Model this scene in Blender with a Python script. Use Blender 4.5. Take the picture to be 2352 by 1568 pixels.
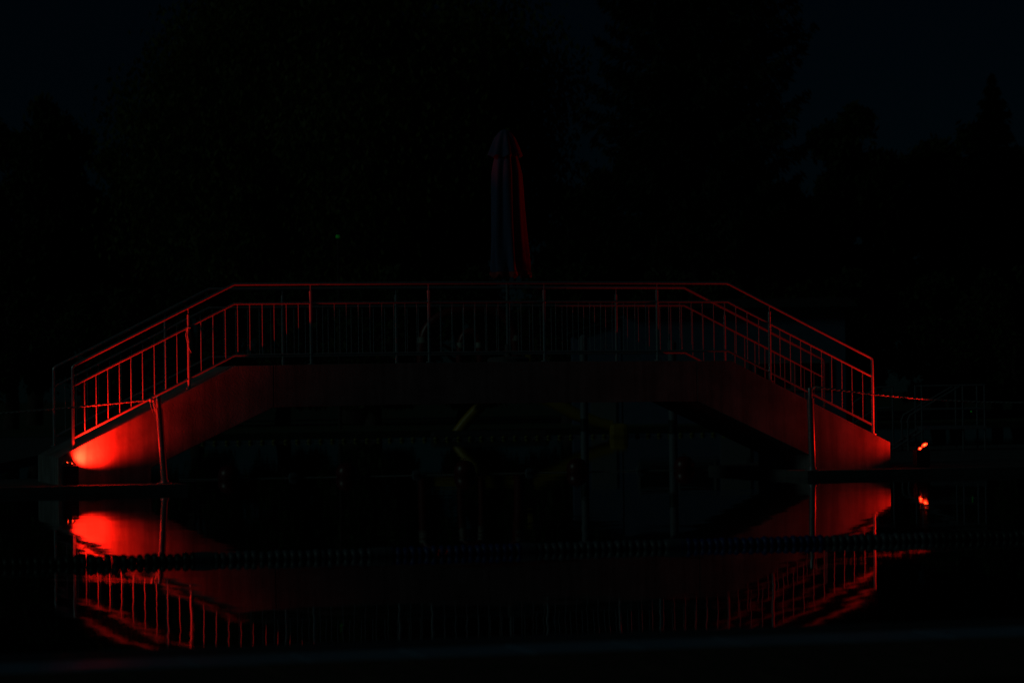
import bpy, bmesh, math, random
import numpy as np
from mathutils import Vector, Matrix

random.seed(4)
RNG = np.random.default_rng(7)
for o in list(bpy.data.objects):
    bpy.data.objects.remove(o)
SC = bpy.context.scene
COL = SC.collection

# ------------------------------------------------------------------ camera
FPX = 7086.5            # focal length in pixels of a 2352 px wide frame
PITCH, ROLL, CAM_H = 0.01613, 0.01266, 1.264
fwd = Vector((0, math.cos(PITCH), math.sin(PITCH)))
R0 = Vector((1, 0, 0))
U0 = R0.cross(fwd)
right = (math.cos(ROLL) * R0 - math.sin(ROLL) * U0).normalized()
up = (math.cos(ROLL) * U0 + math.sin(ROLL) * R0).normalized()
cam_data = bpy.data.cameras.new('camera')
cam_data.sensor_width = 36.0
cam_data.lens = FPX / 2352.0 * 36.0
cam_data.clip_end = 3000.0
cam_data.dof.use_dof = True
cam_data.dof.focus_distance = 43.0
cam_data.dof.aperture_fstop = 2.6
cam = bpy.data.objects.new('camera', cam_data)
COL.objects.link(cam)
m = Matrix((
    (right.x, up.x, -fwd.x, 0.0),
    (right.y, up.y, -fwd.y, 0.0),
    (right.z, up.z, -fwd.z, CAM_H),
    (0, 0, 0, 1)))
cam.matrix_world = m
SC.camera = cam

# ------------------------------------------------------------------ night sky, weak town glow, exposure
world = bpy.data.worlds.new('World')
SC.world = world
world.use_nodes = True
wn = world.node_tree.nodes
bg = wn['Background']
sky = wn.new('ShaderNodeTexSky')
sky.sky_type = 'NISHITA'
sky.sun_disc = False
sky.sun_elevation = math.radians(25.0)      # the moon stands for the sun, behind the camera to the left
sky.sun_rotation = math.radians(242.0)
sky.dust_density = 0.0
sky.ozone_density = 4.0
tint = wn.new('ShaderNodeMix')              # night sky: moonlit air, hardly any red left
tint.data_type = 'RGBA'
tint.blend_type = 'MULTIPLY'
tint.inputs[0].default_value = 1.0
tint.inputs[7].default_value = (0.22, 0.85, 1.25, 1)
world.node_tree.links.new(sky.outputs[0], tint.inputs[6])
world.node_tree.links.new(tint.outputs[2], bg.inputs[0])
bg.inputs[1].default_value = 0.00027
sun_data = bpy.data.lights.new('sun', 'SUN')
sun_data.energy = 0.055
sun_data.angle = math.radians(12.0)
sun_data.color = (0.58, 1.0, 0.88)
sun = bpy.data.objects.new('sun', sun_data)
COL.objects.link(sun)
sun.rotation_euler = Vector((0.80, 0.42, -0.42)).to_track_quat('-Z', 'Y').to_euler()
SC.view_settings.view_transform = 'Standard'
SC.view_settings.look = 'None'
SC.view_settings.exposure = 0.0
SC.view_settings.gamma = 1.0
SC.cycles.use_denoising = True
SC.cycles.sample_clamp_indirect = 3.0
SC.cycles.max_bounces = 6
SC.cycles.use_adaptive_sampling = False

# ------------------------------------------------------------------ frames of reference
ANG = 0.28367                       # the bridge runs away to the right
CA, SA = math.cos(ANG), math.sin(ANG)
BX, BY = -0.36203 * CA, 43.091 - 0.36203 * SA


def bp(s, t, z=0.0):
    """bridge coordinates (along, away, up) -> world"""
    return Vector((BX + s * CA - t * SA, BY + s * SA + t * CA, z))


def at(x, y, Y):
    """where the view line through a 4096 px photograph point reaches distance Y"""
    du, dv = x / 1.741497 - 1176.0, y / 1.741497 - 784.0
    d = fwd * FPX + right * du - up * dv
    return Vector((0, 0, CAM_H)) + d * (Y / d.y)


# ------------------------------------------------------------------ materials
MATS = {}


def mat(name, col, rough=0.5, metal=0.0, var=0.0, scale=8.0, bump=0.0, bscale=60.0, spec=0.5, detail=6.0, trans=0.0):
    if name in MATS:
        return MATS[name]
    M = bpy.data.materials.new(name)
    M.use_nodes = True
    nt = M.node_tree
    b = nt.nodes['Principled BSDF']
    b.inputs['Base Color'].default_value = (*col, 1)
    b.inputs['Roughness'].default_value = rough
    b.inputs['Metallic'].default_value = metal
    b.inputs['Specular IOR Level'].default_value = spec
    tc = nt.nodes.new('ShaderNodeTexCoord')
    if var > 0:
        n = nt.nodes.new('ShaderNodeTexNoise')
        n.inputs['Scale'].default_value = scale
        n.inputs['Detail'].default_value = detail
        nt.links.new(tc.outputs['Object'], n.inputs['Vector'])
        r = nt.nodes.new('ShaderNodeValToRGB')
        r.color_ramp.elements[0].position = 0.3
        r.color_ramp.elements[1].position = 0.7
        r.color_ramp.elements[0].color = (*[c * (1 - var) for c in col], 1)
        r.color_ramp.elements[1].color = (*[min(1, c * (1 + var)) for c in col], 1)
        nt.links.new(n.outputs['Fac'], r.inputs['Fac'])
        nt.links.new(r.outputs['Color'], b.inputs['Base Color'])
    if bump > 0:
        n2 = nt.nodes.new('ShaderNodeTexNoise')
        n2.inputs['Scale'].default_value = bscale
        n2.inputs['Detail'].default_value = 8.0
        nt.links.new(tc.outputs['Object'], n2.inputs['Vector'])
        bn = nt.nodes.new('ShaderNodeBump')
        bn.inputs['Strength'].default_value = bump
        bn.inputs['Distance'].default_value = 0.01
        nt.links.new(n2.outputs['Fac'], bn.inputs['Height'])
        nt.links.new(bn.outputs['Normal'], b.inputs['Normal'])
    if trans > 0:
        tr = nt.nodes.new('ShaderNodeBsdfTranslucent')
        tr.inputs['Color'].default_value = (*[c * 1.1 for c in col], 1)
        mx = nt.nodes.new('ShaderNodeMixShader')
        mx.inputs[0].default_value = trans
        nt.links.new(b.outputs[0], mx.inputs[1])
        nt.links.new(tr.outputs[0], mx.inputs[2])
        nt.links.new(mx.outputs[0], nt.nodes['Material Output'].inputs[0])
    MATS[name] = M
    return M


def emis(name, col, strength):
    M = bpy.data.materials.new(name)
    M.use_nodes = True
    b = M.node_tree.nodes['Principled BSDF']
    b.inputs['Base Color'].default_value = (*col, 1)
    b.inputs['Emission Color'].default_value = (*col, 1)
    b.inputs['Emission Strength'].default_value = strength
    MATS[name] = M
    return M


def concrete_mat():
    M = bpy.data.materials.new('board_marked_concrete')
    M.use_nodes = True
    nt = M.node_tree
    L = nt.links.new
    b = nt.nodes['Principled BSDF']
    b.inputs['Roughness'].default_value = 0.82
    b.inputs['Specular IOR Level'].default_value = 0.25
    tc = nt.nodes.new('ShaderNodeTexCoord')
    n1 = nt.nodes.new('ShaderNodeTexNoise')
    n1.inputs['Scale'].default_value = 1.6
    n1.inputs['Detail'].default_value = 9
    n1.inputs['Roughness'].default_value = 0.62
    L(tc.outputs['Object'], n1.inputs['Vector'])
    # rain streaks: stretched along z
    mp = nt.nodes.new('ShaderNodeMapping')
    mp.inputs['Scale'].default_value = (9, 9, 0.6)
    L(tc.outputs['Object'], mp.inputs['Vector'])
    n2 = nt.nodes.new('ShaderNodeTexNoise')
    n2.inputs['Scale'].default_value = 1.0
    n2.inputs['Detail'].default_value = 5
    L(mp.outputs[0], n2.inputs['Vector'])
    v = nt.nodes.new('ShaderNodeTexVoronoi')
    v.inputs['Scale'].default_value = 11
    v.inputs['Randomness'].default_value = 1.0
    L(tc.outputs['Object'], v.inputs['Vector'])
    pit = nt.nodes.new('ShaderNodeMapRange')
    pit.inputs['From Min'].default_value = 0.03
    pit.inputs['From Max'].default_value = 0.11
    L(v.outputs['Distance'], pit.inputs['Value'])
    # only some of the cells hold a pit
    sel = nt.nodes.new('ShaderNodeMath')
    sel.operation = 'GREATER_THAN'
    sel.inputs[1].default_value = 0.30
    sepc = nt.nodes.new('ShaderNodeSeparateColor')
    L(v.outputs['Color'], sepc.inputs[0])
    L(sepc.outputs[0], sel.inputs[0])
    mxp = nt.nodes.new('ShaderNodeMath')
    mxp.operation = 'MAXIMUM'
    L(pit.outputs[0], mxp.inputs[0])
    L(sel.outputs[0], mxp.inputs[1])
    r = nt.nodes.new('ShaderNodeValToRGB')
    r.color_ramp.elements[0].position = 0.28
    r.color_ramp.elements[0].color = (0.13, 0.13, 0.13, 1)
    r.color_ramp.elements[1].position = 0.72
    r.color_ramp.elements[1].color = (0.36, 0.36, 0.355, 1)
    L(n1.outputs['Fac'], r.inputs['Fac'])
    r2 = nt.nodes.new('ShaderNodeValToRGB')
    r2.color_ramp.elements[0].position = 0.35
    r2.color_ramp.elements[0].color = (0.50, 0.50, 0.50, 1)
    r2.color_ramp.elements[1].position = 0.6
    r2.color_ramp.elements[1].color = (1, 1, 1, 1)
    L(n2.outputs['Fac'], r2.inputs['Fac'])
    mu = nt.nodes.new('ShaderNodeMix')
    mu.data_type = 'RGBA'
    mu.blend_type = 'MULTIPLY'
    mu.inputs[0].default_value = 0.7
    L(r.outputs[0], mu.inputs[6])
    L(r2.outputs[0], mu.inputs[7])
    mu2 = nt.nodes.new('ShaderNodeMix')
    mu2.data_type = 'RGBA'
    mu2.blend_type = 'MULTIPLY'
    mu2.inputs[0].default_value = 0.75
    L(mu.outputs[2], mu2.inputs[6])
    L(mxp.outputs[0], mu2.inputs[7])
    L(mu2.outputs[2], b.inputs['Base Color'])
    nb = nt.nodes.new('ShaderNodeTexNoise')
    nb.inputs['Scale'].default_value = 45
    nb.inputs['Detail'].default_value = 8
    L(tc.outputs['Object'], nb.inputs['Vector'])
    bu0 = nt.nodes.new('ShaderNodeBump')
    bu0.inputs['Strength'].default_value = 0.35
    bu0.inputs['Distance'].default_value = 0.006
    L(nb.outputs['Fac'], bu0.inputs['Height'])
    bu = nt.nodes.new('ShaderNodeBump')
    bu.inputs['Strength'].default_value = 0.7
    bu.inputs['Distance'].default_value = 0.008
    L(mxp.outputs[0], bu.inputs['Height'])
    L(bu0.outputs[0], bu.inputs['Normal'])
    L(bu.outputs[0], b.inputs['Normal'])
    MATS['concrete'] = M
    return M


def water_mat():
    M = bpy.data.materials.new('pool_water')
    M.use_nodes = True
    nt = M.node_tree
    L = nt.links.new
    b = nt.nodes['Principled BSDF']
    b.inputs['Base Color'].default_value = (0.004, 0.012, 0.016, 1)
    b.inputs['Roughness'].default_value = 0.022
    b.inputs['IOR'].default_value = 1.333
    tc = nt.nodes.new('ShaderNodeTexCoord')
    mp = nt.nodes.new('ShaderNodeMapping')
    mp.inputs['Scale'].default_value = (1.0, 0.55, 1.0)
    L(tc.outputs['Object'], mp.inputs['Vector'])
    n1 = nt.nodes.new('ShaderNodeTexNoise')
    n1.inputs['Scale'].default_value = 1.3
    n1.inputs['Detail'].default_value = 2.0
    L(mp.outputs[0], n1.inputs['Vector'])
    n2 = nt.nodes.new('ShaderNodeTexNoise')
    n2.inputs['Scale'].default_value = 9.0
    n2.inputs['Detail'].default_value = 2.0
    L(mp.outputs[0], n2.inputs['Vector'])
    # ripples come in patches
    n3 = nt.nodes.new('ShaderNodeTexNoise')
    n3.inputs['Scale'].default_value = 0.22
    n3.inputs['Detail'].default_value = 1.0
    L(tc.outputs['Object'], n3.inputs['Vector'])
    mr = nt.nodes.new('ShaderNodeMapRange')
    mr.inputs['From Min'].default_value = 0.42
    mr.inputs['From Max'].default_value = 0.68
    mr.inputs['To Min'].default_value = 0.12
    mr.inputs['To Max'].default_value = 1.0
    L(n3.outputs['Fac'], mr.inputs['Value'])
    mm = nt.nodes.new('ShaderNodeMath')
    mm.operation = 'MULTIPLY'
    L(n2.outputs['Fac'], mm.inputs[0])
    L(mr.outputs[0], mm.inputs[1])
    mm2 = nt.nodes.new('ShaderNodeMath')
    mm2.operation = 'MULTIPLY'
    mm2.inputs[1].default_value = 0.10
    L(mm.outputs[0], mm2.inputs[0])
    ad = nt.nodes.new('ShaderNodeMath')
    ad.operation = 'ADD'
    L(n1.outputs['Fac'], ad.inputs[0])
    L(mm2.outputs[0], ad.inputs[1])
    bu = nt.nodes.new('ShaderNodeBump')
    bu.inputs['Strength'].default_value = 1.0
    bu.inputs['Distance'].default_value = WAVE
    L(ad.outputs[0], bu.inputs['Height'])
    L(bu.outputs[0], b.inputs['Normal'])
    MATS['water'] = M
    return M


WAVE = 0.0027
M_CON = concrete_mat()
M_WAT = water_mat()
M_RAIL = mat('brushed_rail_steel', (0.54, 0.55, 0.56), 0.25, 0.55, 0.10, 30, 0.05, 160)
M_POLE = mat('galvanised_pole', (0.40, 0.41, 0.42), 0.34, 0.6, 0.2, 25, 0.08, 90)
M_BLACK = mat('black_plastic', (0.012, 0.012, 0.013), 0.5, 0, 0.2, 40, 0.2, 200)
M_PAVE = mat('grey_paving', (0.11, 0.11, 0.108), 0.85, 0, 0.25, 5, 0.4, 60)
M_BROWN = mat('brown_paving', (0.08, 0.05, 0.03), 0.85, 0, 0.3, 6, 0.4, 60)
M_TILE = mat('pale_blue_tile', (0.20, 0.32, 0.45), 0.35, 0, 0.08, 9, 0.08, 40)
M_GRATE = mat('dark_overflow_grate', (0.05, 0.055, 0.06), 0.6, 0, 0.2, 12, 0.2, 60)
M_GROUND = mat('lawn_soil', (0.05, 0.075, 0.028), 0.95, 0, 0.4, 1.5, 0.6, 20)
M_ROPE = mat('pale_polypropylene_rope', (0.55, 0.54, 0.50), 0.6, 0, 0.12, 60)
M_DISCW = mat('white_float', (0.10, 0.12, 0.14), 0.4, 0, 0.05, 20)
M_DISCB = mat('dark_blue_float', (0.02, 0.05, 0.22), 0.4, 0, 0.1, 20)
M_DISCK = mat('dark_green_float', (0.015, 0.03, 0.025), 0.45, 0, 0.1, 20)
M_YFLOAT = mat('yellow_float', (0.20, 0.18, 0.02), 0.5, 0, 0.1, 20)
M_RBUOY = mat('red_buoy', (0.11, 0.010, 0.010), 0.4, 0, 0.12, 10)
M_STAIR = mat('grey_stair_paint', (0.13, 0.15, 0.17), 0.5, 0, 0.1, 12)
M_WPOST = mat('white_post_paint', (0.16, 0.18, 0.20), 0.5, 0, 0.08, 12)
M_IRED = mat('red_vinyl', (0.15, 0.018, 0.014), 0.38, 0, 0.1, 3)
M_IYEL = mat('yellow_vinyl', (0.36, 0.23, 0.015), 0.38, 0, 0.1, 3)
M_IWHT = mat('cream_vinyl', (0.34, 0.34, 0.29), 0.4, 0, 0.06, 3)
M_WALL = mat('pale_render', (0.10, 0.14, 0.22), 0.85, 0, 0.1, 2.5, 0.2, 30)
M_ROOF = mat('dark_roof_sheet', (0.045, 0.04, 0.04), 0.7, 0, 0.2, 6)
M_FRAME = mat('grey_window_frame', (0.2, 0.2, 0.2), 0.5)
M_PANE = mat('dark_window_glass', (0.01, 0.012, 0.015), 0.06, 0, spec=0.7)
M_BARK = mat('tree_bark', (0.06, 0.045, 0.033), 0.9, 0, 0.35, 6, 0.8, 25)
M_GREEN = emis('green_lamp_glass', (0.02, 1.0, 0.08), 0.011)
M_LENS = emis('red_lamp_glass', (1.0, 0.022, 0.005), 6.0)
M_LENS_HOT = emis('hot_red_emitter', (1.0, 0.030, 0.006), 16.0)

# ------------------------------------------------------------------ mesh helpers


class MB:
    def __init__(self):
        self.v, self.f = [], []

    def add(self, verts, faces):
        k = len(self.v)
        self.v += [tuple(p) for p in verts]
        self.f += [tuple(i + k for i in fc) for fc in faces]
        return self

    def box(self, c, d, rot=None):
        hx, hy, hz = d[0] / 2, d[1] / 2, d[2] / 2
        P = [Vector((x, y, z)) for x in (-hx, hx) for y in (-hy, hy) for z in (-hz, hz)]
        if rot is not None:
            P = [rot @ p for p in P]
        P = [p + Vector(c) for p in P]
        return self.add(P, [(0, 1, 3, 2), (4, 6, 7, 5), (0, 4, 5, 1), (2, 3, 7, 6), (0, 2, 6, 4), (1, 5, 7, 3)])

    def tube(self, path, r, n=10, caps=True, flat=1.0):
        path = [Vector(p) for p in path]
        rs = r if isinstance(r, (list, tuple)) else [r] * len(path)
        k = len(path)
        ref = None
        rings = []
        for i, p in enumerate(path):
            if i == 0:
                d = path[1] - p
            elif i == k - 1:
                d = p - path[i - 1]
            else:
                d = (path[i + 1] - p).normalized() + (p - path[i - 1]).normalized()
            d.normalize()
            if ref is None:
                ref = Vector((0, 0, 1)) if abs(d.z) < 0.9 else Vector((0, 1, 0))
                ref = ref.cross(d).normalized()
            ref = (ref - d * ref.dot(d)).normalized()
            b = d.cross(ref)
            # keep the section constant round a mitred bend
            sc = 1.0
            if 0 < i < k - 1:
                c = (path[i + 1] - p).normalized().dot((p - path[i - 1]).normalized())
                sc = 1.0 / max(0.6, math.sqrt((1 + c) / 2))
            ring = []
            for j in range(n):
                a = 2 * math.pi * j / n
                ring.append(p + (ref * math.cos(a) + b * math.sin(a) * flat) * rs[i] * (sc if False else 1))
            rings.append(ring)
        V = [q for ring in rings for q in ring]
        F = []
        for i in range(k - 1):
            for j in range(n):
                F.append((i * n + j, i * n + (j + 1) % n, (i + 1) * n + (j + 1) % n, (i + 1) * n + j))
        if caps:
            F.append(tuple(range(n))[::-1])
            F.append(tuple(range((k - 1) * n, k * n)))
        return self.add(V, F)

    def lathe(self, prof, n=20, c=(0, 0, 0), fn=None):
        V, F = [], []
        for i, (r, z) in enumerate(prof):
            for j in range(n):
                a = 2 * math.pi * j / n
                rr = r * (fn(a, i / (len(prof) - 1)) if fn else 1)
                V.append((c[0] + rr * math.cos(a), c[1] + rr * math.sin(a), c[2] + z))
        for i in range(len(prof) - 1):
            for j in range(n):
                F.append((i * n + j, i * n + (j + 1) % n, (i + 1) * n + (j + 1) % n, (i + 1) * n + j))
        F.append(tuple(range(n))[::-1])
        F.append(tuple(range((len(prof) - 1) * n, len(prof) * n)))
        return self.add(V, F)

    def prism(self, pts, t0, t1):
        """polygon in (x, z), pushed along y from t0 to t1"""
        n = len(pts)
        V = [(x, t0, z) for x, z in pts] + [(x, t1, z) for x, z in pts]
        F = [tuple(range(n)), tuple(range(n, 2 * n))[::-1]]
        for i in range(n):
            j = (i + 1) % n
            F.append((i, i + n, j + n, j))
        return self.add(V, F)

    def mesh(self, name, smooth=False, bevel=0.0):
        me = bpy.data.meshes.new(name)
        me.from_pydata(self.v, [], self.f)
        bm = bmesh.new()
        bm.from_mesh(me)
        bmesh.ops.recalc_face_normals(bm, faces=bm.faces)
        if bevel > 0:
            ed = [e for e in bm.edges if len(e.link_faces) == 2 and e.calc_face_angle(0) > 0.3]
            bmesh.ops.bevel(bm, geom=ed, offset=bevel, segments=2, profile=0.6, affect='EDGES', clamp_overlap=True)
        bm.to_mesh(me)
        bm.free()
        if smooth:
            for p in me.polygons:
                p.use_smooth = True
            try:
                me.set_sharp_from_angle(angle=math.radians(40))
            except Exception:
                pass
        return me

    def build(self, name, material, parent=None, smooth=False, bevel=0.0, loc=None):
        me = self.mesh(name, smooth, bevel)
        me.materials.append(material)
        return link(name, me, parent, loc)


def link(name, me, parent=None, loc=None, rot=None):
    o = bpy.data.objects.new(name, me)
    COL.objects.link(o)
    if parent is not None:
        o.parent = parent
    if loc is not None:
        o.location = loc
    if rot is not None:
        o.rotation_euler = rot
    return o


def thing(name, loc, label, cat, rz=0.0, group=None):
    o = bpy.data.objects.new(name, None)
    o.empty_display_size = 0.2
    COL.objects.link(o)
    o.location = loc
    o.rotation_euler = (0, 0, rz)
    return tag(o, label, cat, group)


def tag(o, label=None, cat=None, group=None, kind=None):
    if label:
        o['label'] = label
    if cat:
        o['category'] = cat
    if group:
        o['group'] = group
    if kind:
        o['kind'] = kind
    return o


def part_empty(name, parent, loc=(0, 0, 0)):
    o = bpy.data.objects.new(name, None)
    o.empty_display_size = 0.1
    COL.objects.link(o)
    o.parent = parent
    o.location = loc
    return o


# ------------------------------------------------------------------ the setting
GZ = 0.09          # paving above the water


def slab(name, pts, z, zb, material, label=None):
    b = MB()
    n = len(pts)
    b.add([(p[0], p[1], zb) for p in pts] + [(p[0], p[1], z) for p in pts],
          [tuple(range(n))[::-1], tuple(range(n, 2 * n))] + [(i, (i + 1) % n, (i + 1) % n + n, i + n) for i in range(n)])
    o = b.build(name, material)
    return tag(o, kind='structure')


def bxy(s, t):
    p = bp(s, t)
    return (p.x, p.y)


g = MB().add([(-900, -300, -0.9), (900, -300, -0.9), (900, 1200, -0.9), (-900, 1200, -0.9)], [(0, 1, 2, 3)]).build('ground', M_GROUND)
tag(g, kind='structure')
w = MB().add([(-120, 6, 0), (120, 6, 0), (120, 130, 0), (-120, 130, 0)], [(0, 1, 2, 3)]).build('water', M_WAT)
tag(w, 'still dark pool water mirroring the red bridge', kind='structure')
TF = -0.9           # near edge of the paving the bridge stands on
slab('pavement_left', [bxy(-4.4, TF), bxy(-4.4, 3.2), bxy(-7.5, 3.6), (-9.6, 62), (-11, 104), (-118, 104), bxy(-110, TF)], GZ, -0.6, M_PAVE)
slab('pavement_right', [bxy(4.4, TF), bxy(110, TF), (115, 104), (22, 104), (19, 64), (6.7, 60), bxy(6.9, 5.5), bxy(4.4, 3.2)], GZ, -0.6, M_PAVE)
slab('far_shore', [bxy(-40, 50.0), bxy(60, 50.0), (140, 160), (-140, 160)], 0.11, -0.6, M_GROUND)
slab('lawn', [(-400, 105), (400, 105), (400, 700), (-400, 700)], 0.10 + 0.03, -0.7, M_GROUND)


def near_edge(off):
    """the near pool edge runs nearly with the bridge"""
    def f(x):
        return 14.75 + off + 0.29 * x
    return f


e0 = near_edge(0.0)
slab('near_pavement', [(-14, e0(-14)), (-14, -12), (14, -12), (14, e0(14))], 0.088, -0.6, M_BROWN)
grate = slab('overflow_grate', [(-13.8, e0(-13.8) - 0.02), (-13.8, e0(-13.8) - 0.62), (13.8, e0(13.8) - 0.62), (13.8, e0(13.8) - 0.02)], 0.100, 0.05, M_GRATE)
ta = math.atan(0.29)
# pale edging tiles, then brown paving slabs, each a piece of its own
tile_me = MB().box((0, 0, 0), (0.494, 0.494, 0.03)).mesh('tile', bevel=0.006)
tile_me.materials.append(M_TILE)
slab_me = MB().box((0, 0, 0), (0.594, 0.594, 0.03)).mesh('paving_slab', bevel=0.008)
slab_me.materials.append(M_BROWN)
np_obj = bpy.data.objects['near_pavement']
ux, uy = math.cos(ta), math.sin(ta)
for i in range(-6, 7):
    c = Vector((0, e0(0), 0)) + Vector((ux, uy, 0)) * (i * 0.50) + Vector((uy, -ux, 0)) * (0.66 + 0.25)
    link('tile', tile_me, np_obj, (c.x, c.y, 0.088 + 0.012 + random.uniform(-.001, .001)), (0, 0, ta))
for j in range(3):
    for i in range(-4, 5):
        c = Vector((0, e0(0), 0)) + Vector((ux, uy, 0)) * ((i + 0.5 * (j % 2)) * 0.60) + Vector((uy, -ux, 0)) * (1.18 + 0.3 + j * 0.60)
        link('paving_slab', slab_me, np_obj, (c.x, c.y, 0.088 + 0.010 + random.uniform(-.002, .002)), (0, 0, ta))

# ------------------------------------------------------------------ footbridge
bridge = thing('footbridge', bp(0, 0, 0), 'long concrete footbridge with sloping ends and steel railings across the pool', 'bridge', ANG)
F0, F1 = -0.10, 1.957          # near and far faces of the concrete
ZD, ZE, SC_, SE = 1.660, 0.459, 3.572, 6.0
for sg in (-1, 1):
    pts = [(6.0, GZ - 0.06), (6.0, ZE), (SC_, ZD), (3.056, ZD + 0.003), (3.056, 1.09), (4.75, 0.297), (4.75, GZ - 0.06)]
    pts = [(sg * x, z) for x, z in pts]
    MB().prism(pts, F0, F1).build('ramp', M_CON, bridge, bevel=0.008)
top = [(-3.05 + 6.1 * i / 12, ZD + 0.003 + 0.012 * math.sin(math.pi * i / 12)) for i in range(13)]
bot = [(3.05 - 6.1 * i / 12, 1.09 + 0.012 * math.sin(math.pi * i / 12)) for i in range(13)]
MB().prism(top + bot, F0 + 0.0004, F1 - 0.0004).build('span', M_CON, bridge, bevel=0.004)


def deck_z(s):
    s = abs(s)
    if s <= SC_:
        return ZD + 0.006 + 0.012 * math.cos(math.pi * s / (2 * SC_))
    return ZD + 0.006 - (s - SC_) * (ZD - ZE) / (SE - SC_)


POSTS = [-5.780, -4.2025, -2.507, -0.8356, 0.8356, 2.507, 4.2025, 5.780]
RT, RMID, RBOT = 1.10, 0.835, 0.135
TR = 0.021


def rail_path(h, s0, s1):
    xs = [s0] + [k for k in (-SC_, -2.4, -1.2, 0, 1.2, 2.4, SC_) if s0 < k < s1] + [s1]
    return [Vector((s, 0, deck_z(s) + h)) for s in xs]


post_me = MB().tube([(0, 0, 0.0), (0, 0, 1.0)], TR, 12).lathe([(0.05, 0), (0.05, 0.01)], 14)
post_me.tube([(0, 0, 0.995), (0, 0, 1.092)], 0.008, 8)
post_mesh = post_me.mesh('post', True)
post_mesh.materials.append(M_RAIL)
bal_mesh = MB().tube([(0, 0, RBOT), (0, 0, RMID)], 0.0062, 8).mesh('baluster', True)
bal_mesh.materials.append(M_RAIL)
for t in (0.0, 1.8566):
    rl = part_empty('railing', bridge, (0, t, 0))
    # the handrail turns down into the end posts
    hp = rail_path(RT, POSTS[0] + 0.03, POSTS[-1] - 0.03)
    e0p = Vector((POSTS[0], 0, deck_z(POSTS[0])))
    e1p = Vector((POSTS[-1], 0, deck_z(POSTS[-1])))
    loop = [e0p, e0p + Vector((0, 0, 1.06)), e0p + Vector((0.006, 0, 1.09))] + hp + \
           [e1p + Vector((-0.006, 0, 1.09)), e1p + Vector((0, 0, 1.06)), e1p]
    MB().tube(loop, TR, 12).build('handrail', M_RAIL, rl, True)
    MB().tube(rail_path(RMID, POSTS[0], POSTS[-1]), 0.017, 10).build('middle_rail', M_RAIL, rl, True)
    MB().tube(rail_path(RBOT, POSTS[0], POSTS[-1]), 0.017, 10).build('bottom_rail', M_RAIL, rl, True)
    for s in POSTS[1:-1]:
        link('post', post_mesh, rl, (s, 0, deck_z(s)))
    for a, b in zip(POSTS[:-1], POSTS[1:]):
        for k in range(1, 10):
            s = a + (b - a) * k / 10
            link('baluster', bal_mesh, rl, (s + random.uniform(-.003, .003), 0, deck_z(s)))
    for s in (POSTS[0], POSTS[-1]):
        MB().lathe([(0.05, 0), (0.05, 0.012), (0.03, 0.02)], 14).build('foot_plate', M_RAIL, rl, True, loc=(s, 0, deck_z(s) - 0.002))


# ------------------------------------------------------------------ red floodlights
RED = (1.0, 0.0080, 0.0025)


def floodlight(label, s, t, heads, beams, box_off=(0, 0), radius=0.025):
    """heads: (ds, dt, z, normal, radius); beams: (head, aim, watts, half angle)"""
    root = thing('floodlight', bp(s, t, GZ), label, 'floodlight', ANG, 'red floodlights at the bridge ends')
    MB().box((box_off[0], box_off[1], 0.136), (0.21, 0.15, 0.252)).build('control_box', M_BLACK, root, bevel=0.012)
    y = MB()
    for sx in (-0.075, 0.075):
        for sy in (-0.05, 0.05):
            y.box((box_off[0] + sx, box_off[1] + sy, 0.008), (0.03, 0.03, 0.016))
    y.build('rubber_feet', M_BLACK, root)
    for (hs, ht, hz, nrm, rad) in heads:
        nrm = Vector(nrm).normalized()
        q = nrm.to_track_quat('Z', 'Y')
        head = MB().lathe([(rad * 0.55, -0.085), (rad * 0.95, -0.05), (rad * 1.18, 0.0), (rad * 1.18, 0.006), (rad * 1.04, 0.006), (rad * 1.0, -0.012)], 18).build('lamp_head', M_BLACK, root, True, loc=(hs, ht, hz))
        head.rotation_mode = 'QUATERNION'
        head.rotation_quaternion = q
        MB().lathe([(rad * 1.0, -0.010), (rad * 0.8, -0.004), (rad * 0.45, -0.002), (rad * 0.05, -0.001)], 18).build('lens', M_LENS, head, True)
        MB().lathe([(rad * 0.42, 0.0), (rad * 0.34, 0.005), (rad * 0.04, 0.008)], 14).build('emitter', M_LENS_HOT, head, True)
        br = MB()
        br.tube([(hs, ht, hz - 0.03), (hs * 0.8 + box_off[0] * .2, ht * 0.8 + box_off[1] * .2, 0.255)], 0.008, 8)
        br.build('bracket', M_BLACK, root, True)
    # each head throws its own beam
    for (hi, aim, watts, half) in beams:
        hd = heads[hi]
        ld = bpy.data.lights.new('flood_beam', 'SPOT')
        ld.energy = watts
        ld.color = RED
        ld.spot_size = math.radians(2 * half)
        ld.spot_blend = 1.0
        ld.shadow_soft_size = radius
        lo = bpy.data.objects.new('flood_beam', ld)
        COL.objects.link(lo)
        lo.parent = root
        lo.location = Vector(hd[:3]) + Vector(aim).normalized() * 0.03
        lo.rotation_euler = Vector(aim).to_track_quat('-Z', 'Y').to_euler()
    return root


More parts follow.
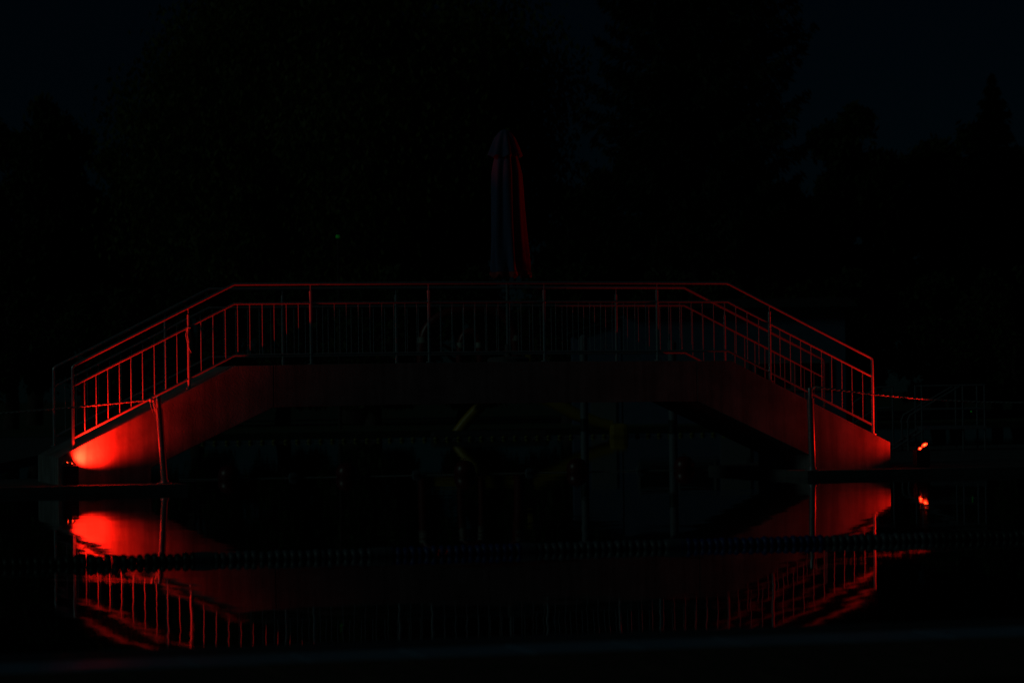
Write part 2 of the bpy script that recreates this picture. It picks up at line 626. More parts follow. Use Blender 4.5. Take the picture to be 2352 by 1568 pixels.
floodlight('red floodlight on black box below the left end of the bridge', -5.88, -0.27,
           [(-0.02, 0.03, 0.300, (0.78, -0.26, 0.55), 0.026), (0.035, -0.025, 0.288, (0.78, -0.26, 0.55), 0.026)],
           [(1, (0.68, 0.62, 0.38), 390, 41), (0, (0.70, 0.20, 0.63), 42, 48), (0, (0.62, 0.02, 0.79), 340, 33)], box_off=(0.0, -0.10))
floodlight('glaring red floodlight on the paving right of the bridge', 6.42, -0.27,
           [(0.045, 0.0, 0.328, (-0.54, -0.40, 0.72), 0.046), (-0.032, -0.01, 0.276, (-0.60, -0.46, 0.62), 0.032)],
           [(0, (-0.80, 0.28, 0.42), 92, 53), (1, (-0.48, -0.02, 0.87), 220, 42)], box_off=(0.02, 0.06))
floodlight('red floodlight hidden behind the right ramp of the bridge', 7.3, 3.9,
           [(-0.03, 0.0, 0.36, (-0.8, -0.1, 0.5), 0.035), (-0.03, 0.09, 0.33, (-0.8, -0.1, 0.5), 0.035)],
           [(0, (-0.66, -0.35, 0.66), 3.5, 36)], box_off=(0.05, 0.02))

# ------------------------------------------------------------------ rope posts and twisted safety ropes


def rope(name, label, pts, pitch=0.15, r=0.0075):
    # sample evenly
    P = [Vector(p) for p in pts]
    out = []
    for a, b in zip(P[:-1], P[1:]):
        n = max(2, int((b - a).length / 0.012))
        out += [a.lerp(b, i / n) for i in range(n)]
    out.append(P[-1])
    b = MB()
    for ph in (0, math.pi):
        path = []
        L = 0.0
        for i, p in enumerate(out):
            if i:
                L += (p - out[i - 1]).length
            d = (out[min(i + 1, len(out) - 1)] - out[max(i - 1, 0)]).normalized()
            u = d.cross(Vector((0, 0, 1)))
            if u.length < 0.1:
                u = Vector((1, 0, 0))
            u.normalize()
            v = u.cross(d)
            an = 2 * math.pi * L / pitch + ph
            path.append(p + (u * math.cos(an) + v * math.sin(an)) * r * 0.95)
        b.tube(path, r, 6)
    return tag(b.build(name, M_ROPE, None, True), label, 'rope')


def sag(a, b, drop, n=24):
    a, b = Vector(a), Vector(b)
    return [a.lerp(b, i / n) + Vector((0, 0, -drop * 4 * (i / n) * (1 - i / n))) for i in range(n + 1)]


def rope_post(label, s, t, h, lean, r=0.048, cap=0.16):
    root = thing('rope_post', bp(s, t, GZ), label, 'post', ANG, 'rope posts in front of the bridge')
    top = Vector((lean[0] * h, lean[1] * h, h))
    d = top.normalized()
    MB().lathe([(0.11, 0), (0.11, 0.012), (r + 0.012, 0.022), (r + 0.010, 0.05)], 20).build('foot_plate', M_POLE, root, True)
    MB().tube([d * 0.01, d * (h - cap)], r, 20).build('pole', M_POLE, root, True)
    MB().tube([d * (h - cap - 0.01), d * (h - 0.015), d * h], [r * 0.72, r * 0.72, r * 0.6], 20).build('sleeve', M_POLE, root, True)
    ey = MB()
    ey.tube([d * (h - 0.05) + Vector((math.cos(a) * 0.02 - 0.045, -0.01, math.sin(a) * 0.02)) for a in np.linspace(0, 2 * math.pi, 13)], 0.004, 6)
    ey.build('eye_ring', M_POLE, root, True)
    return bp(s, t, GZ) + Matrix.Rotation(ANG, 3, 'Z') @ top


tl = rope_post('leaning steel rope post in front of the left ramp', -4.62, -0.40, 1.17, (-0.066, 0.0))
tr = rope_post('upright steel rope post in front of the right ramp', 4.585, -0.62, 1.17, (-0.018, 0.0))
# out of frame both ropes end at another post
for (lbl, ps) in (('steel rope post at the far left edge of the paving', (-8.6, -0.5)), ('steel rope post at the far right edge of the paving', (9.2, -0.62))):
    rope_post(lbl, ps[0], ps[1], 1.0, (0.01, 0))
tieL = bp(-4.80, -0.42, 1.215)
ropeL = [tl + Vector((0, 0, -0.03)), tieL] + sag(tieL, bp(-8.58, -0.5, 0.98), 0.03)[1:]
rope('twisted_rope', 'twisted rope tied to the leaning post, hanging past the left railing', ropeL)
ropeR = [tr + Vector((0.0, 0, -0.03)), tr + Vector((0.08, -0.02, 0.015))] + sag(tr + Vector((0.16, -0.02, 0.0)), bp(9.15, -0.62, 1.02), 0.10)
rope('twisted_rope', 'twisted rope sagging from the upright post towards the right', ropeR)
# frayed rope ends hanging from the left knot
fr = MB()
for i in range(7):
    x0 = tieL + Vector((random.uniform(-.02, .03), random.uniform(-.02, .01), 0))
    L = random.uniform(0.12, 0.30)
    fr.tube([x0, x0 + Vector((0.02 + .02 * i / 7, 0, -L * .4)), x0 + Vector((0.05 + random.uniform(-.02, .04), 0, -L))], [0.0035, 0.003, 0.0012], 5)
fr.lathe([(0.006, -0.035), (0.022, -0.02), (0.026, 0.0), (0.02, 0.02), (0.006, 0.034)], 10, tieL)
tag(fr.build('rope_knot', M_ROPE, None, True), 'frayed knot of rope ends beside the leaning post', 'knot')
# loose wire tied to the second post of the near railing
q0 = bp(-4.2025, -0.03, deck_z(-4.2025) + RMID - 0.01)
wb = MB()
wb.tube([q0 + Vector((-0.02, 0, 0.01)), q0 + Vector((-0.045, 0, -0.10)), q0 + Vector((-0.01, -0.01, -0.26)), q0 + Vector((0.03, -0.01, -0.34))], 0.004, 6)
wb.tube([q0 + Vector((-0.01, 0, 0.01)), q0 + Vector((-0.03, 0, -0.14)), q0 + Vector((0.0, -0.005, -0.20))], 0.003, 6)
wb.tube([q0 + Vector((math.cos(a) * 0.032, 0.03 + math.sin(a) * 0.032, 0.0)) for a in np.linspace(0, 2 * math.pi, 15)], 0.005, 6)
tag(wb.build('tie_wire', M_ROPE, None, True), 'loose tie wire wrapped round a railing post on the left slope', 'wire')

# ------------------------------------------------------------------ folded parasol on the bridge
par = thing('folded_parasol', bp(0.575, 0.93, deck_z(0.57)), 'tall closed parasol standing in the middle of the bridge', 'parasol', ANG)
M_FAB = bpy.data.materials.new('parasol_fabric')
M_FAB.use_nodes = True
_nt = M_FAB.node_tree
_b = _nt.nodes['Principled BSDF']
_b.inputs['Roughness'].default_value = 0.85
_b.inputs['Specular IOR Level'].default_value = 0.15
_tc = _nt.nodes.new('ShaderNodeTexCoord')
_sub = _nt.nodes.new('ShaderNodeVectorMath')
_sub.operation = 'MULTIPLY_ADD'
_sub.inputs[1].default_value = (1.5, 0, 1)
_sub.inputs[2].default_value = (-0.18, 0, -1.62)
_nt.links.new(_tc.outputs['Object'], _sub.inputs[0])
_len = _nt.nodes.new('ShaderNodeVectorMath')
_len.operation = 'LENGTH'
_nt.links.new(_sub.outputs[0], _len.inputs[0])
_rmp = _nt.nodes.new('ShaderNodeValToRGB')
_rmp.color_ramp.elements[0].position = 0.0
_fab, _ink = (0.075, 0.105, 0.20, 1), (0.20, 0.25, 0.27, 1)
_rmp.color_ramp.elements[0].color = _fab
_rmp.color_ramp.elements[1].position = 0.17
_rmp.color_ramp.elements[1].color = _fab
for pos, c in ((0.085, _fab), (0.09, _ink), (0.105, _ink), (0.11, _fab), (0.145, _fab), (0.15, _ink), (0.16, _ink), (0.165, _fab)):
    e = _rmp.color_ramp.elements.new(pos)
    e.color = c
_nt.links.new(_len.outputs['Value'], _rmp.inputs[0])
# the cloth is blue; red lamplight on its right is painted in as magenta
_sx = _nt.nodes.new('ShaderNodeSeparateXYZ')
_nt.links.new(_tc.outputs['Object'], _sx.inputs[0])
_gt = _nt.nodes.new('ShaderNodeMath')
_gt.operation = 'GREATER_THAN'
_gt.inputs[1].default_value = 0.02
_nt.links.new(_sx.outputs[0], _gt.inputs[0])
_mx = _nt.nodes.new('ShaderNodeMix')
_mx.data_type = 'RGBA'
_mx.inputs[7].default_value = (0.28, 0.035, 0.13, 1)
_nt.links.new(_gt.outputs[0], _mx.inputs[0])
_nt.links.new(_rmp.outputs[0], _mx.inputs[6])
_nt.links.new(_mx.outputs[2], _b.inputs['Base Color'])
M_TRIM = mat('red_fabric_trim', (0.45, 0.05, 0.05), 0.85)


def pleat(a, f):
    # eight hanging folds that gather towards the tie and lean a little to one side
    k = 0.5 + 0.5 * f
    return 1.0 + k * (0.17 * math.cos(8 * a + 1.1 * math.sin(3 * f)) + 0.08 * math.cos(3 * a + 0.7) + 0.05 * math.sin(13 * a + 4 * f))


prof = [(0.255, 1.275), (0.252, 1.40), (0.242, 1.62), (0.226, 1.90), (0.215, 2.20), (0.208, 2.50), (0.200, 2.70), (0.175, 2.84), (0.150, 2.95), (0.11, 3.12)]
can = MB()
n = 96
for i, (r, z) in enumerate(prof):
    f = 1 - i / (len(prof) - 1)
    lean = 0.035 * f * f
    for j in range(n):
        a = 2 * math.pi * j / n
        rr = r * pleat(a, f)
        zz = z + (0.02 * math.cos(8 * a) if i == 0 else 0)
        can.v.append((lean + rr * math.cos(a), rr * math.sin(a), zz))
for i in range(len(prof) - 1):
    for j in range(n):
        can.f.append((i * n + j, i * n + (j + 1) % n, (i + 1) * n + (j + 1) % n, (i + 1) * n + j))
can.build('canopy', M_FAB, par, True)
vz = MB()
for i, (r, z) in enumerate([(0.266, 1.225), (0.262, 1.285)]):
    for j in range(n):
        a = 2 * math.pi * j / n
        rr = r * pleat(a, 1.0)
        vz.v.append((0.037 + rr * math.cos(a), rr * math.sin(a), z + (0.025 * math.cos(16 * a) if i == 0 else 0)))
for j in range(n):
    vz.f.append((j, (j + 1) % n, n + (j + 1) % n, n + j))
vz.build('valance', M_TRIM, par, True)
cap = MB()
cp = [(0.222, 2.935), (0.19, 3.06), (0.14, 3.20), (0.095, 3.27), (0.055, 3.31), (0.012, 3.325)]
for i, (r, z) in enumerate(cp):
    f = 1 - i / (len(cp) - 1)
    for j in range(n):
        a = 2 * math.pi * j / n
        rr = r * (1 + 0.13 * f * math.cos(8 * a + 0.6) + 0.05 * math.cos(2 * a))
        cap.v.append((rr * math.cos(a) - 0.01, rr * math.sin(a), z + (0.018 * math.cos(8 * a) if i == 0 else 0)))
for i in range(len(cp) - 1):
    for j in range(n):
        cap.f.append((i * n + j, i * n + (j + 1) % n, (i + 1) * n + (j + 1) % n, (i + 1) * n + j))
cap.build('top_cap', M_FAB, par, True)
MB().tube([(0, 0, 0.06), (0, 0, 3.30)], 0.026, 14).build('pole', M_WPOST, par, True)
MB().lathe([(0.30, 0.0), (0.30, 0.05), (0.26, 0.075), (0.05, 0.085), (0.05, 0.25), (0.035, 0.26)], 28).build('base', M_PAVE, par, True)
for k in range(8):
    a = 2 * math.pi * k / 8
    MB().tube([(0.05 * math.cos(a), 0.05 * math.sin(a), 3.15), (0.03 + 0.17 * math.cos(a), 0.17 * math.sin(a), 1.32)], 0.007, 6).build('rib', M_WPOST, par, True)

# ------------------------------------------------------------------ near lane line of discs
lane = thing('lane_line', bp(-4.95, -18.1, 0), 'lane line of white and blue discs across the near water', 'lane line', ANG)
S0, S1, SP = -4.6, 4.7, 0.058


def lane_y(q):
    # slack in the cable lets the line drift a little
    return 0.05 * math.sin(q * 0.62 + 0.4) + 0.018 * math.sin(q * 1.9)


MB().tube([(S0 - 6 + 0.25 * i, lane_y(S0 - 6 + 0.25 * i), 0.012) for i in range(86)], 0.004, 6).build('cable', M_ROPE, lane)


def disc_mesh(nm, M):
    me = MB().lathe([(0.012, -0.026), (0.030, -0.026), (0.046, -0.020), (0.053, -0.008), (0.053, 0.008), (0.046, 0.020), (0.030, 0.026), (0.012, 0.026)], 16).mesh(nm, True)
    me.materials.append(M)
    return me


dW, dB, dK = disc_mesh('float_disc', M_DISCW), disc_mesh('float_disc', M_DISCB), disc_mesh('float_disc', M_DISCK)
end_me = MB().lathe([(0.03, -0.09), (0.052, -0.075), (0.055, 0.0), (0.052, 0.075), (0.03, 0.09)], 16).mesh('end_float', True)
end_me.materials.append(M_DISCW)
# boundaries of the coloured runs along the line (metres)
RUNS = [(-99, -2.42, dK), (-2.42, -1.02, dW), (-1.02, 0.10, dB), (0.10, 1.36, dW), (1.36, 2.62, dB), (2.62, 3.62, dW), (3.62, 99, dK)]
k = 0
s = S0
while s < S1:
    me = [r for r in RUNS if r[0] <= s < r[1]][0][2]
    d = link('float_disc', me, lane, (s, lane_y(s) + random.uniform(-.003, .003), 0.018 + random.uniform(-.006, .005)))
    d.rotation_euler = (0, math.radians(90) + random.uniform(-.13, .13), random.uniform(-.14, .14))
    s += SP * random.uniform(0.93, 1.12)
for s in (-2.45, -1.05, 0.13, 1.39):
    d = link('end_float', end_me, lane, (s, lane_y(s), 0.02))
    d.rotation_euler = (0, math.radians(90), 0)

# ------------------------------------------------------------------ far float rope and red buoy line
fl = thing('float_rope', bp(11.0, 37.9, 0), 'far rope of small yellow floats seen under the bridge', 'float rope', ANG)
MB().tube([(-11, 0, 0.02), (11, 0, 0.02)], 0.010, 6).build('cord', M_ROPE, fl)
yf = MB().lathe([(0.012, -0.06), (0.035, -0.05), (0.05, -0.02), (0.05, 0.02), (0.035, 0.05), (0.012, 0.06)], 12).mesh('float', True)
yf.materials.append(M_YFLOAT)
for i in range(70):
    d = link('float', yf, fl, (-10.8 + i * 0.313, random.uniform(-.02, .02), 0.03))
    d.rotation_euler = (0, math.radians(90), 0)

ord_ = ['first', 'second', 'third', 'fourth', 'fifth']
bu = [-2.85, -1.02, 0.80, 2.62, 4.40]
MBc = MB().tube([bp(-3.6, 4.25, 0.01), bp(-1.5, 4.3, 0.005), bp(1, 4.25, 0.005), bp(5.2, 4.25, 0.01)], 0.006, 6).build('buoy_line', M_ROPE)
tag(MBc, 'thin cord between the red buoys behind the bridge', 'cord')
buoy_mesh = MB().lathe([(0.02, -0.10), (0.09, -0.085), (0.15, -0.03), (0.168, 0.04), (0.155, 0.12), (0.11, 0.185), (0.05, 0.212), (0.01, 0.216)], 24).mesh('body', True)
buoy_mesh.materials.append(M_RBUOY)
eye_mesh = MB().tube([(math.cos(a) * 0.025, 0, 0.225 + math.sin(a) * 0.025) for a in np.linspace(0, 2 * math.pi, 13)], 0.006, 6).mesh('eye_ring', True)
eye_mesh.materials.append(M_RBUOY)
for i, s in enumerate(bu):
    root = thing('buoy', bp(s, 4.25 + random.uniform(-.08, .08), 0.0), ord_[i] + ' red buoy from the left floating behind the bridge', 'buoy', random.uniform(0, 6), 'red buoys behind the bridge')
    link('body', buoy_mesh, root)
    link('eye_ring', eye_mesh, root)
small = MB().lathe([(0.015, -0.07), (0.05, -0.055), (0.065, 0.0), (0.05, 0.055), (0.015, 0.07)], 16).mesh('small_float', True)
small.materials.append(M_DISCW)
for i, s in enumerate([-1.86, 0.06, 1.86, 3.66]):
    d = link('small_float', small, None, bp(s, 4.27, 0.02), (0, math.radians(90), ANG))
    tag(d, ord_[i] + ' white float from the left between the red buoys', 'float', 'white floats between the buoys')

# white posts in the water behind the bridge
for lbl, s_, t_, hh in (('pale banded post in the water under the right half of the bridge', 5.70, 8.54, 2.05),
                        ('pale post in the water just right of the yellow slide', 5.62, 13.3, 2.25)):
    root = thing('marker_post', bp(s_, t_, 0), lbl, 'post', ANG, 'pale posts behind the bridge')
    MB().lathe([(0.075, -0.5), (0.075, 0.50)], 18).build('lower_tube', M_WPOST, root, True)
    MB().lathe([(0.078, 0.50), (0.078, 0.74)], 18).build('dark_band', M_DISCK, root, True)
    MB().lathe([(0.075, 0.74), (0.075, hh), (0.03, hh + 0.05)], 18).build('upper_tube', M_WPOST, root, True)

# ------------------------------------------------------------------ inflatable water slide
YI = 84.0
base_w = at(2150, 1745, YI)
inf = thing('inflatable_slide', (base_w.x, YI, 0.0), 'big red and yellow inflatable water slide floating far behind the bridge', 'inflatable')


def il(x, y, dy=0.0):
    p = at(x, y, YI + dy)
    return Vector((p.x - base_w.x, dy, p.z))


def arch(pts, r, dy, M, nm):
    P = [il(x, y, dy) for x, y in pts]
    # Catmull-Rom
    out = []
    for i in range(len(P) - 1):
        p0, p1, p2, p3 = P[max(i - 1, 0)], P[i], P[i + 1], P[min(i + 2, len(P) - 1)]
        for k in range(6):
            u = k / 6
            out.append(0.5 * ((2 * p1) + (-p0 + p2) * u + (2 * p0 - 5 * p1 + 4 * p2 - p3) * u * u + (-p0 + 3 * p1 - 3 * p2 + p3) * u ** 3))
    out.append(P[-1])
    return MB().tube(out, r, 14).build(nm, M, inf, True)


big = [(1688, 1600), (1688, 1480), (1690, 1380), (1712, 1310), (1770, 1262), (1860, 1238), (1950, 1236), (2020, 1262), (2052, 1320), (2064, 1390), (2070, 1480), (2074, 1600)]
for dy in (-0.7, 0.9):
    arch(big, 0.145, dy, M_IRED, 'red_arch')
    for (x, y) in ((1690, 1360), (2063, 1352)):
        p = il(x, y, dy)
        MB().lathe([(0.150, -0.075), (0.153, 0.0), (0.150, 0.075)], 18, p).build('white_band', M_IWHT, inf, True)
sm = [(1838, 1600), (1838, 1480), (1842, 1380), (1858, 1338), (1882, 1326), (1905, 1338), (1918, 1380), (1922, 1480), (1922, 1600)]
arch(sm, 0.10, -0.95, M_IRED, 'inner_arch')
for x in (1843, 1917):
    MB().lathe([(0.105, -0.07), (0.108, 0.0), (0.105, 0.07)], 16, il(x, 1380, -0.95)).build('white_band', M_IWHT, inf, True)
# upright red columns joining the arches, then the yellow sloping arms
for x in (1690, 2065):
    MB().tube([il(x, 1590, -0.7), il(x, 1590, 0.9)], 0.15, 14).build('cross_tube', M_IRED, inf, True)
pl = MB()
pl.box((il(1880, 1585).x, 0.1, il(1880, 1585).z), (2.6, 1.6, 0.34))
pl.build('platform', M_IYEL, inf, bevel=0.12)
MB().box((il(2113, 1429).x, -0.8, il(2113, 1429).z), (0.16, 0.2, 0.32)).build('handle_block', M_IYEL, inf, bevel=0.04)
MB().tube([il(1815, 1748, -0.5), il(1860, 1690, -0.5), il(1930, 1612, -0.5), il(1960, 1575, -0.5)], [0.15, 0.16, 0.16, 0.15], 14).build('left_arm', M_IYEL, inf, True)
MB().tube([il(1815, 1748, 0.7), il(1860, 1690, 0.7), il(1930, 1612, 0.7), il(1960, 1575, 0.7)], [0.15, 0.16, 0.16, 0.15], 14).build('left_arm', M_IYEL, inf, True)
for dy in (-0.55, 0.55):
    MB().tube([il(2130, 1568, dy), il(2215, 1608, dy), il(2300, 1655, dy), il(2400, 1692, dy), il(2450, 1702, dy)], [0.16, 0.17, 0.18, 0.15, 0.14], 14).build('slide_rail', M_IYEL, inf, True)
ch = MB()
top_l = [(2130, 1585), (2215, 1622), (2300, 1668), (2400, 1702), (2450, 1712)]
for (x, y) in top_l:
    for dy in (-0.55, 0.55):
        ch.v.append(tuple(il(x, y, dy)))
for (x, y) in top_l:
    for dy in (-0.55, 0.55):
        q = il(x, y + 14, dy)
        ch.v.append(tuple(q))
nn = len(top_l)
for i in range(nn - 1):
    a = 2 * i
    ch.f += [(a, a + 1, a + 3, a + 2), (a + 2 * nn, a + 2 + 2 * nn, a + 3 + 2 * nn, a + 1 + 2 * nn), (a, a + 2, a + 2 + 2 * nn, a + 2 * nn), (a + 1, a + 1 + 2 * nn, a + 3 + 2 * nn, a + 3)]
ch.f += [(0, 2 * nn, 2 * nn + 1, 1), (2 * nn - 2, 2 * nn - 1, 4 * nn - 1, 4 * nn - 2)]
ch.build('slide_bed', M_IYEL, inf)
pe = il(2472, 1720)
MB().box((pe.x, 0.0, pe.z - 0.02), (0.50, 1.5, 0.42)).build('landing_pad', M_IYEL, inf, bevel=0.12)
MB().box((il(1960, 1700).x, 0.1, 0.07), (3.2, 2.0, 0.30)).build('float_raft', M_ROOF, inf, bevel=0.10)

# ------------------------------------------------------------------ stair platform on the right
YS = 56.0
o_ = at(3810, 1812, YS)
st = thing('stair_platform', (o_.x, YS, GZ), 'pale tubular stair platform with handrails on the paving at right', 'stair platform')


def sl(x, y, dy=0.0):
    p = at(x, y, YS)
    return Vector((p.x - o_.x, dy, p.z - GZ))


def z0(v):
    return Vector((v.x, v.y, 0))


for dy in (0.0, 0.9):
    for y, nm in ((1539, 'handrail'), (1633, 'middle_rail')):
        MB().tube([sl(3690, y + 4, dy), sl(3939, y, dy)], 0.018, 8).build(nm, M_STAIR, st, True)
    for x in (3686, 3850, 3937):
        a = sl(x, 1539, dy)
        MB().tube([z0(a), a], 0.018, 8).build('post', M_STAIR, st, True)
    MB().tube([sl(3838, 1545, dy), sl(3640, 1660, dy), sl(3628, 1690, dy)], 0.018, 8).build('stair_rail', M_STAIR, st, True)
    a = sl(3632, 1672, dy)
    MB().tube([z0(a), a], 0.018, 8).build('post', M_STAIR, st, True)
pa, pb = sl(3690, 1711), sl(3945, 1711)
MB().box(((pa.x + pb.x) / 2, 0.45, pa.z), (pb.x - pa.x, 1.0, 0.06)).build('platform', M_STAIR, st, bevel=0.006)
for i in range(2):
    MB().box((pa.x - 0.15 - 0.24 * i, 0.45, pa.z - 0.15 * (i + 1)), (0.26, 0.86, 0.04)).build('step', M_STAIR, st, bevel=0.005)
for dy in (0.03, 0.87):
    MB().tube([(pa.x + 0.02, dy, pa.z - 0.04), (pa.x - 0.55, dy, 0.02)], 0.022, 8).build('stringer', M_STAIR, st, True)
gl = MB().lathe([(0.014, -0.014), (0.016, 0.0), (0.012, 0.014)], 10, sl(3884, 1645, -0.03)).build('green_light', M_GREEN, st, True)
# a second lower barrier left of it
o2 = at(3460, 1800, YS)
ba = thing('steel_barrier', (o2.x, YS + 0.3, GZ), 'short sloping steel barrier just behind the right end railing', 'barrier')


def s2(x, y):
    p = at(x, y, YS)
    return Vector((p.x - o2.x, 0, p.z - GZ))


for off in (0, 84):
    MB().tube([s2(3580, 1545 + off), s2(3512, 1550 + off), s2(3418, 1612 + off)], 0.018, 8).build('rail', M_STAIR, ba, True)
for (x, y) in ((3578, 1545), (3512, 1550), (3420, 1611)):
    MB().tube([z0(s2(x, y)), s2(x, y)], 0.018, 8).build('post', M_STAIR, ba, True)

# ------------------------------------------------------------------ pale building behind
YB = 103.0
b0, b1 = at(2490, 1300, YB), at(3380, 1300, YB)
ztop = at(2700, 1250, YB).z
bd = thing('pool_house', ((b0.x + b1.x) / 2, YB, 0.11), 'low pale pool house with dark roof behind the right half of the bridge', 'building')
Wd = b1.x - b0.x
MB().box((0, 3.0, ztop / 2), (Wd, 6.0, ztop)).build('wall', M_WALL, bd)
MB().prism([(-Wd / 2 - 0.4, ztop + 0.004), (Wd / 2 + 0.4, ztop + 0.004), (Wd / 2 + 0.1, ztop + 0.30), (-Wd / 2 - 0.1, ztop + 0.30)], -0.5, 6.5).build('roof', M_ROOF, bd)
for i in range(5):
    x = -Wd / 2 + 1.1 + i * (Wd - 2.2) / 4
    if i == 2:
        dr = MB().box((x, -0.02, 1.05), (1.0, 0.08, 2.1)).build('door', M_FRAME, bd, bevel=0.01)
        MB().tube([(x + 0.38, -0.10, 1.0), (x + 0.38, -0.10, 1.16)], 0.015, 8).build('handle', M_BLACK, dr)
        continue
    wf = MB()
    for (cx_, cz_, dx_, dz_) in ((0, 0.46, 1.3, 0.08), (0, -0.46, 1.3, 0.08), (-0.61, 0, 0.08, 0.84), (0.61, 0, 0.08, 0.84)):
        wf.box((x + cx_, -0.03, 1.55 + cz_), (dx_, 0.08, dz_))
    wo = wf.build('window', M_FRAME, bd)
    MB().box((x, -0.012, 1.55), (1.14, 0.02, 0.84)).build('pane', M_PANE, wo)
# the lower lean-to on its left
a0, a1 = at(2290, 1335, YB), at(2484, 1335, YB)
lt = thing('lean_to_shed', ((a0.x + a1.x) / 2, YB - 0.2, 0.11), 'low pale shed leaning against the left of the pool house', 'shed')
wl = a1.x - a0.x
zl0, zl1 = a0.z - 0.11, at(2484, 1275, YB).z - 0.11
MB().prism([(-wl / 2, 0), (wl / 2, 0), (wl / 2, zl1), (-wl / 2, zl0)], 0.4, 3.2).build('wall', M_WALL, lt)
MB().prism([(-wl / 2 - 0.15, zl0 - 0.02), (wl / 2, zl1 + 0.004), (wl / 2, zl1 + 0.08), (-wl / 2 - 0.15, zl0 + 0.06)], 0.2, 3.4).build('roof', M_ROOF, lt)
MB().box((0.2, 0.38, 0.95), (0.85, 0.06, 1.9)).build('door', M_FRAME, lt, bevel=0.01)

# green signal lamp on a mast among the trees
gp = at(1352, 947, 101.0)
gm = thing('signal_mast', (gp.x, 101.0, 0.11), 'thin dark mast with a tiny green light before the big tree', 'mast')
MB().tube([(0, 0, 0), (0, 0, gp.z + 0.1)], [0.06, 0.035], 10).build('pole', M_BARK, gm, True)
MB().box((0, -0.06, gp.z - 0.11), (0.10, 0.12, 0.16)).build('lamp_box', M_BLACK, gm, bevel=0.01)
MB().lathe([(0.055, -0.05), (0.07, 0.0), (0.055, 0.05)], 12, (0, -0.13, gp.z - 0.11)).build('green_light', M_GREEN, gm, True)

# ------------------------------------------------------------------ trees
LEAF = {
    'lime': mat('lime_leaves', (0.085, 0.125, 0.022), 0.6, 0, 0.35, 0.35, trans=0.3, spec=0.2),
    'dark': mat('dark_leaves', (0.040, 0.062, 0.018), 0.65, 0, 0.35, 0.35, trans=0.2, spec=0.2),
    'spruce': mat('spruce_needles', (0.026, 0.040, 0.018), 0.7, 0, 0.3, 0.5, trans=0.1, spec=0.2),
    'shrub': mat('shrub_leaves', (0.045, 0.070, 0.020), 0.65, 0, 0.3, 0.6, trans=0.2, spec=0.2),
}


def quads_mesh(name, C, U, V, material):
    """one diamond of four corners (two triangles) for each leaf clump"""
    n = len(C)
    P = np.empty((n, 4, 3))
    P[:, 0] = C - V
    P[:, 1] = C + U * 0.5
    P[:, 2] = C + V
    P[:, 3] = C - U * 0.5
    me = bpy.data.meshes.new(name)
    me.vertices.add(n * 4)
    me.vertices.foreach_set('co', P.reshape(-1).astype(np.float32))
    me.loops.add(n * 4)
    me.loops.foreach_set('vertex_index', np.arange(n * 4, dtype=np.int32))
    me.polygons.add(n)
    me.polygons.foreach_set('loop_start', np.arange(0, n * 4, 4, dtype=np.int32))
    me.polygons.foreach_set('loop_total', np.full(n, 4, dtype=np.int32))
    me.update(calc_edges=True)
    me.materials.append(material)
    return me


def unit(n):
    v = RNG.normal(size=(n, 3))
    return v / np.linalg.norm(v, axis=1, keepdims=True)


def broadleaf(label, Y, cx, cy, rx, ry, kind, leaves, leaf=0.22, lobes=60, droop=0.5, group='trees behind the pool', name='broadleaf_tree'):
    """crown envelope given as an ellipse in the 2352 px frame at distance Y"""
    ppm = FPX / Y
    c = at(cx * 1.741497, cy * 1.741497, Y)
    a, h = rx / ppm, ry / ppm
    base = Vector((c.x, Y, 0.13))
    root = thing(name, base, label, 'tree', 0, group)
    cz = c.z - 0.13
    # lobes over the envelope, uneven in size
    d = unit(lobes)
    rad = RNG.uniform(0.45, 1.0, lobes) ** 0.6
    LC = np.stack([d[:, 0] * a * rad * 0.86, d[:, 1] * a * 0.75 * rad, cz + d[:, 2] * h * rad * 0.88], 1)
    LR = RNG.uniform(0.14, 0.30, lobes) * a
    # leaf clumps on and in each lobe
    k = RNG.choice(lobes, leaves, p=LR ** 2 / (LR ** 2).sum())
    u = unit(leaves)
    rr = RNG.uniform(0.35, 1.0, leaves) ** 0.45 * (1 + 0.18 * RNG.normal(size=leaves))
    C = LC[k] + u * (LR[k] * rr)[:, None] * np.array([1, 1, 0.85])
    # hanging sprays
    C[:, 2] -= RNG.exponential(0.25 * droop, leaves) * 1.2
    keep = C[:, 2] > 0.6
    C, u = C[keep], u[keep]
    n = len(C)
    sz = leaf * RNG.uniform(0.5, 1.5, n)
    V = unit(n)
    V[:, 2] = -np.abs(V[:, 2]) - droop
    V /= np.linalg.norm(V, axis=1, keepdims=True)
    T = unit(n)
    U = np.cross(V, T)
    U /= np.linalg.norm(U, axis=1, keepdims=True)
    link('crown', quads_mesh('crown', C, U * (sz * 0.75)[:, None], V * (sz * 0.75)[:, None], LEAF[kind]), root)
    tb = MB()
    r0 = 0.05 * a + 0.12
    fork = cz - h * 0.55
    tb.tube([(0, 0, -0.1), (0.03 * a, 0, fork * 0.5), (0.0, 0.02 * a, fork), (0.02 * a, 0, cz)], [r0 * 1.25, r0, r0 * 0.8, r0 * 0.35], 12)
    for i in range(min(14, lobes)):
        p = Vector(LC[i])
        st_ = Vector((0, 0, fork + (cz - fork) * random.uniform(-0.1, 0.8)))
        mid = st_.lerp(p, 0.5) + Vector((0, 0, 0.08 * h))
        tb.tube([st_, mid, p], [r0 * 0.42, r0 * 0.25, r0 * 0.06], 7)
    tb.build('trunk', M_BARK, root, True)
    return root


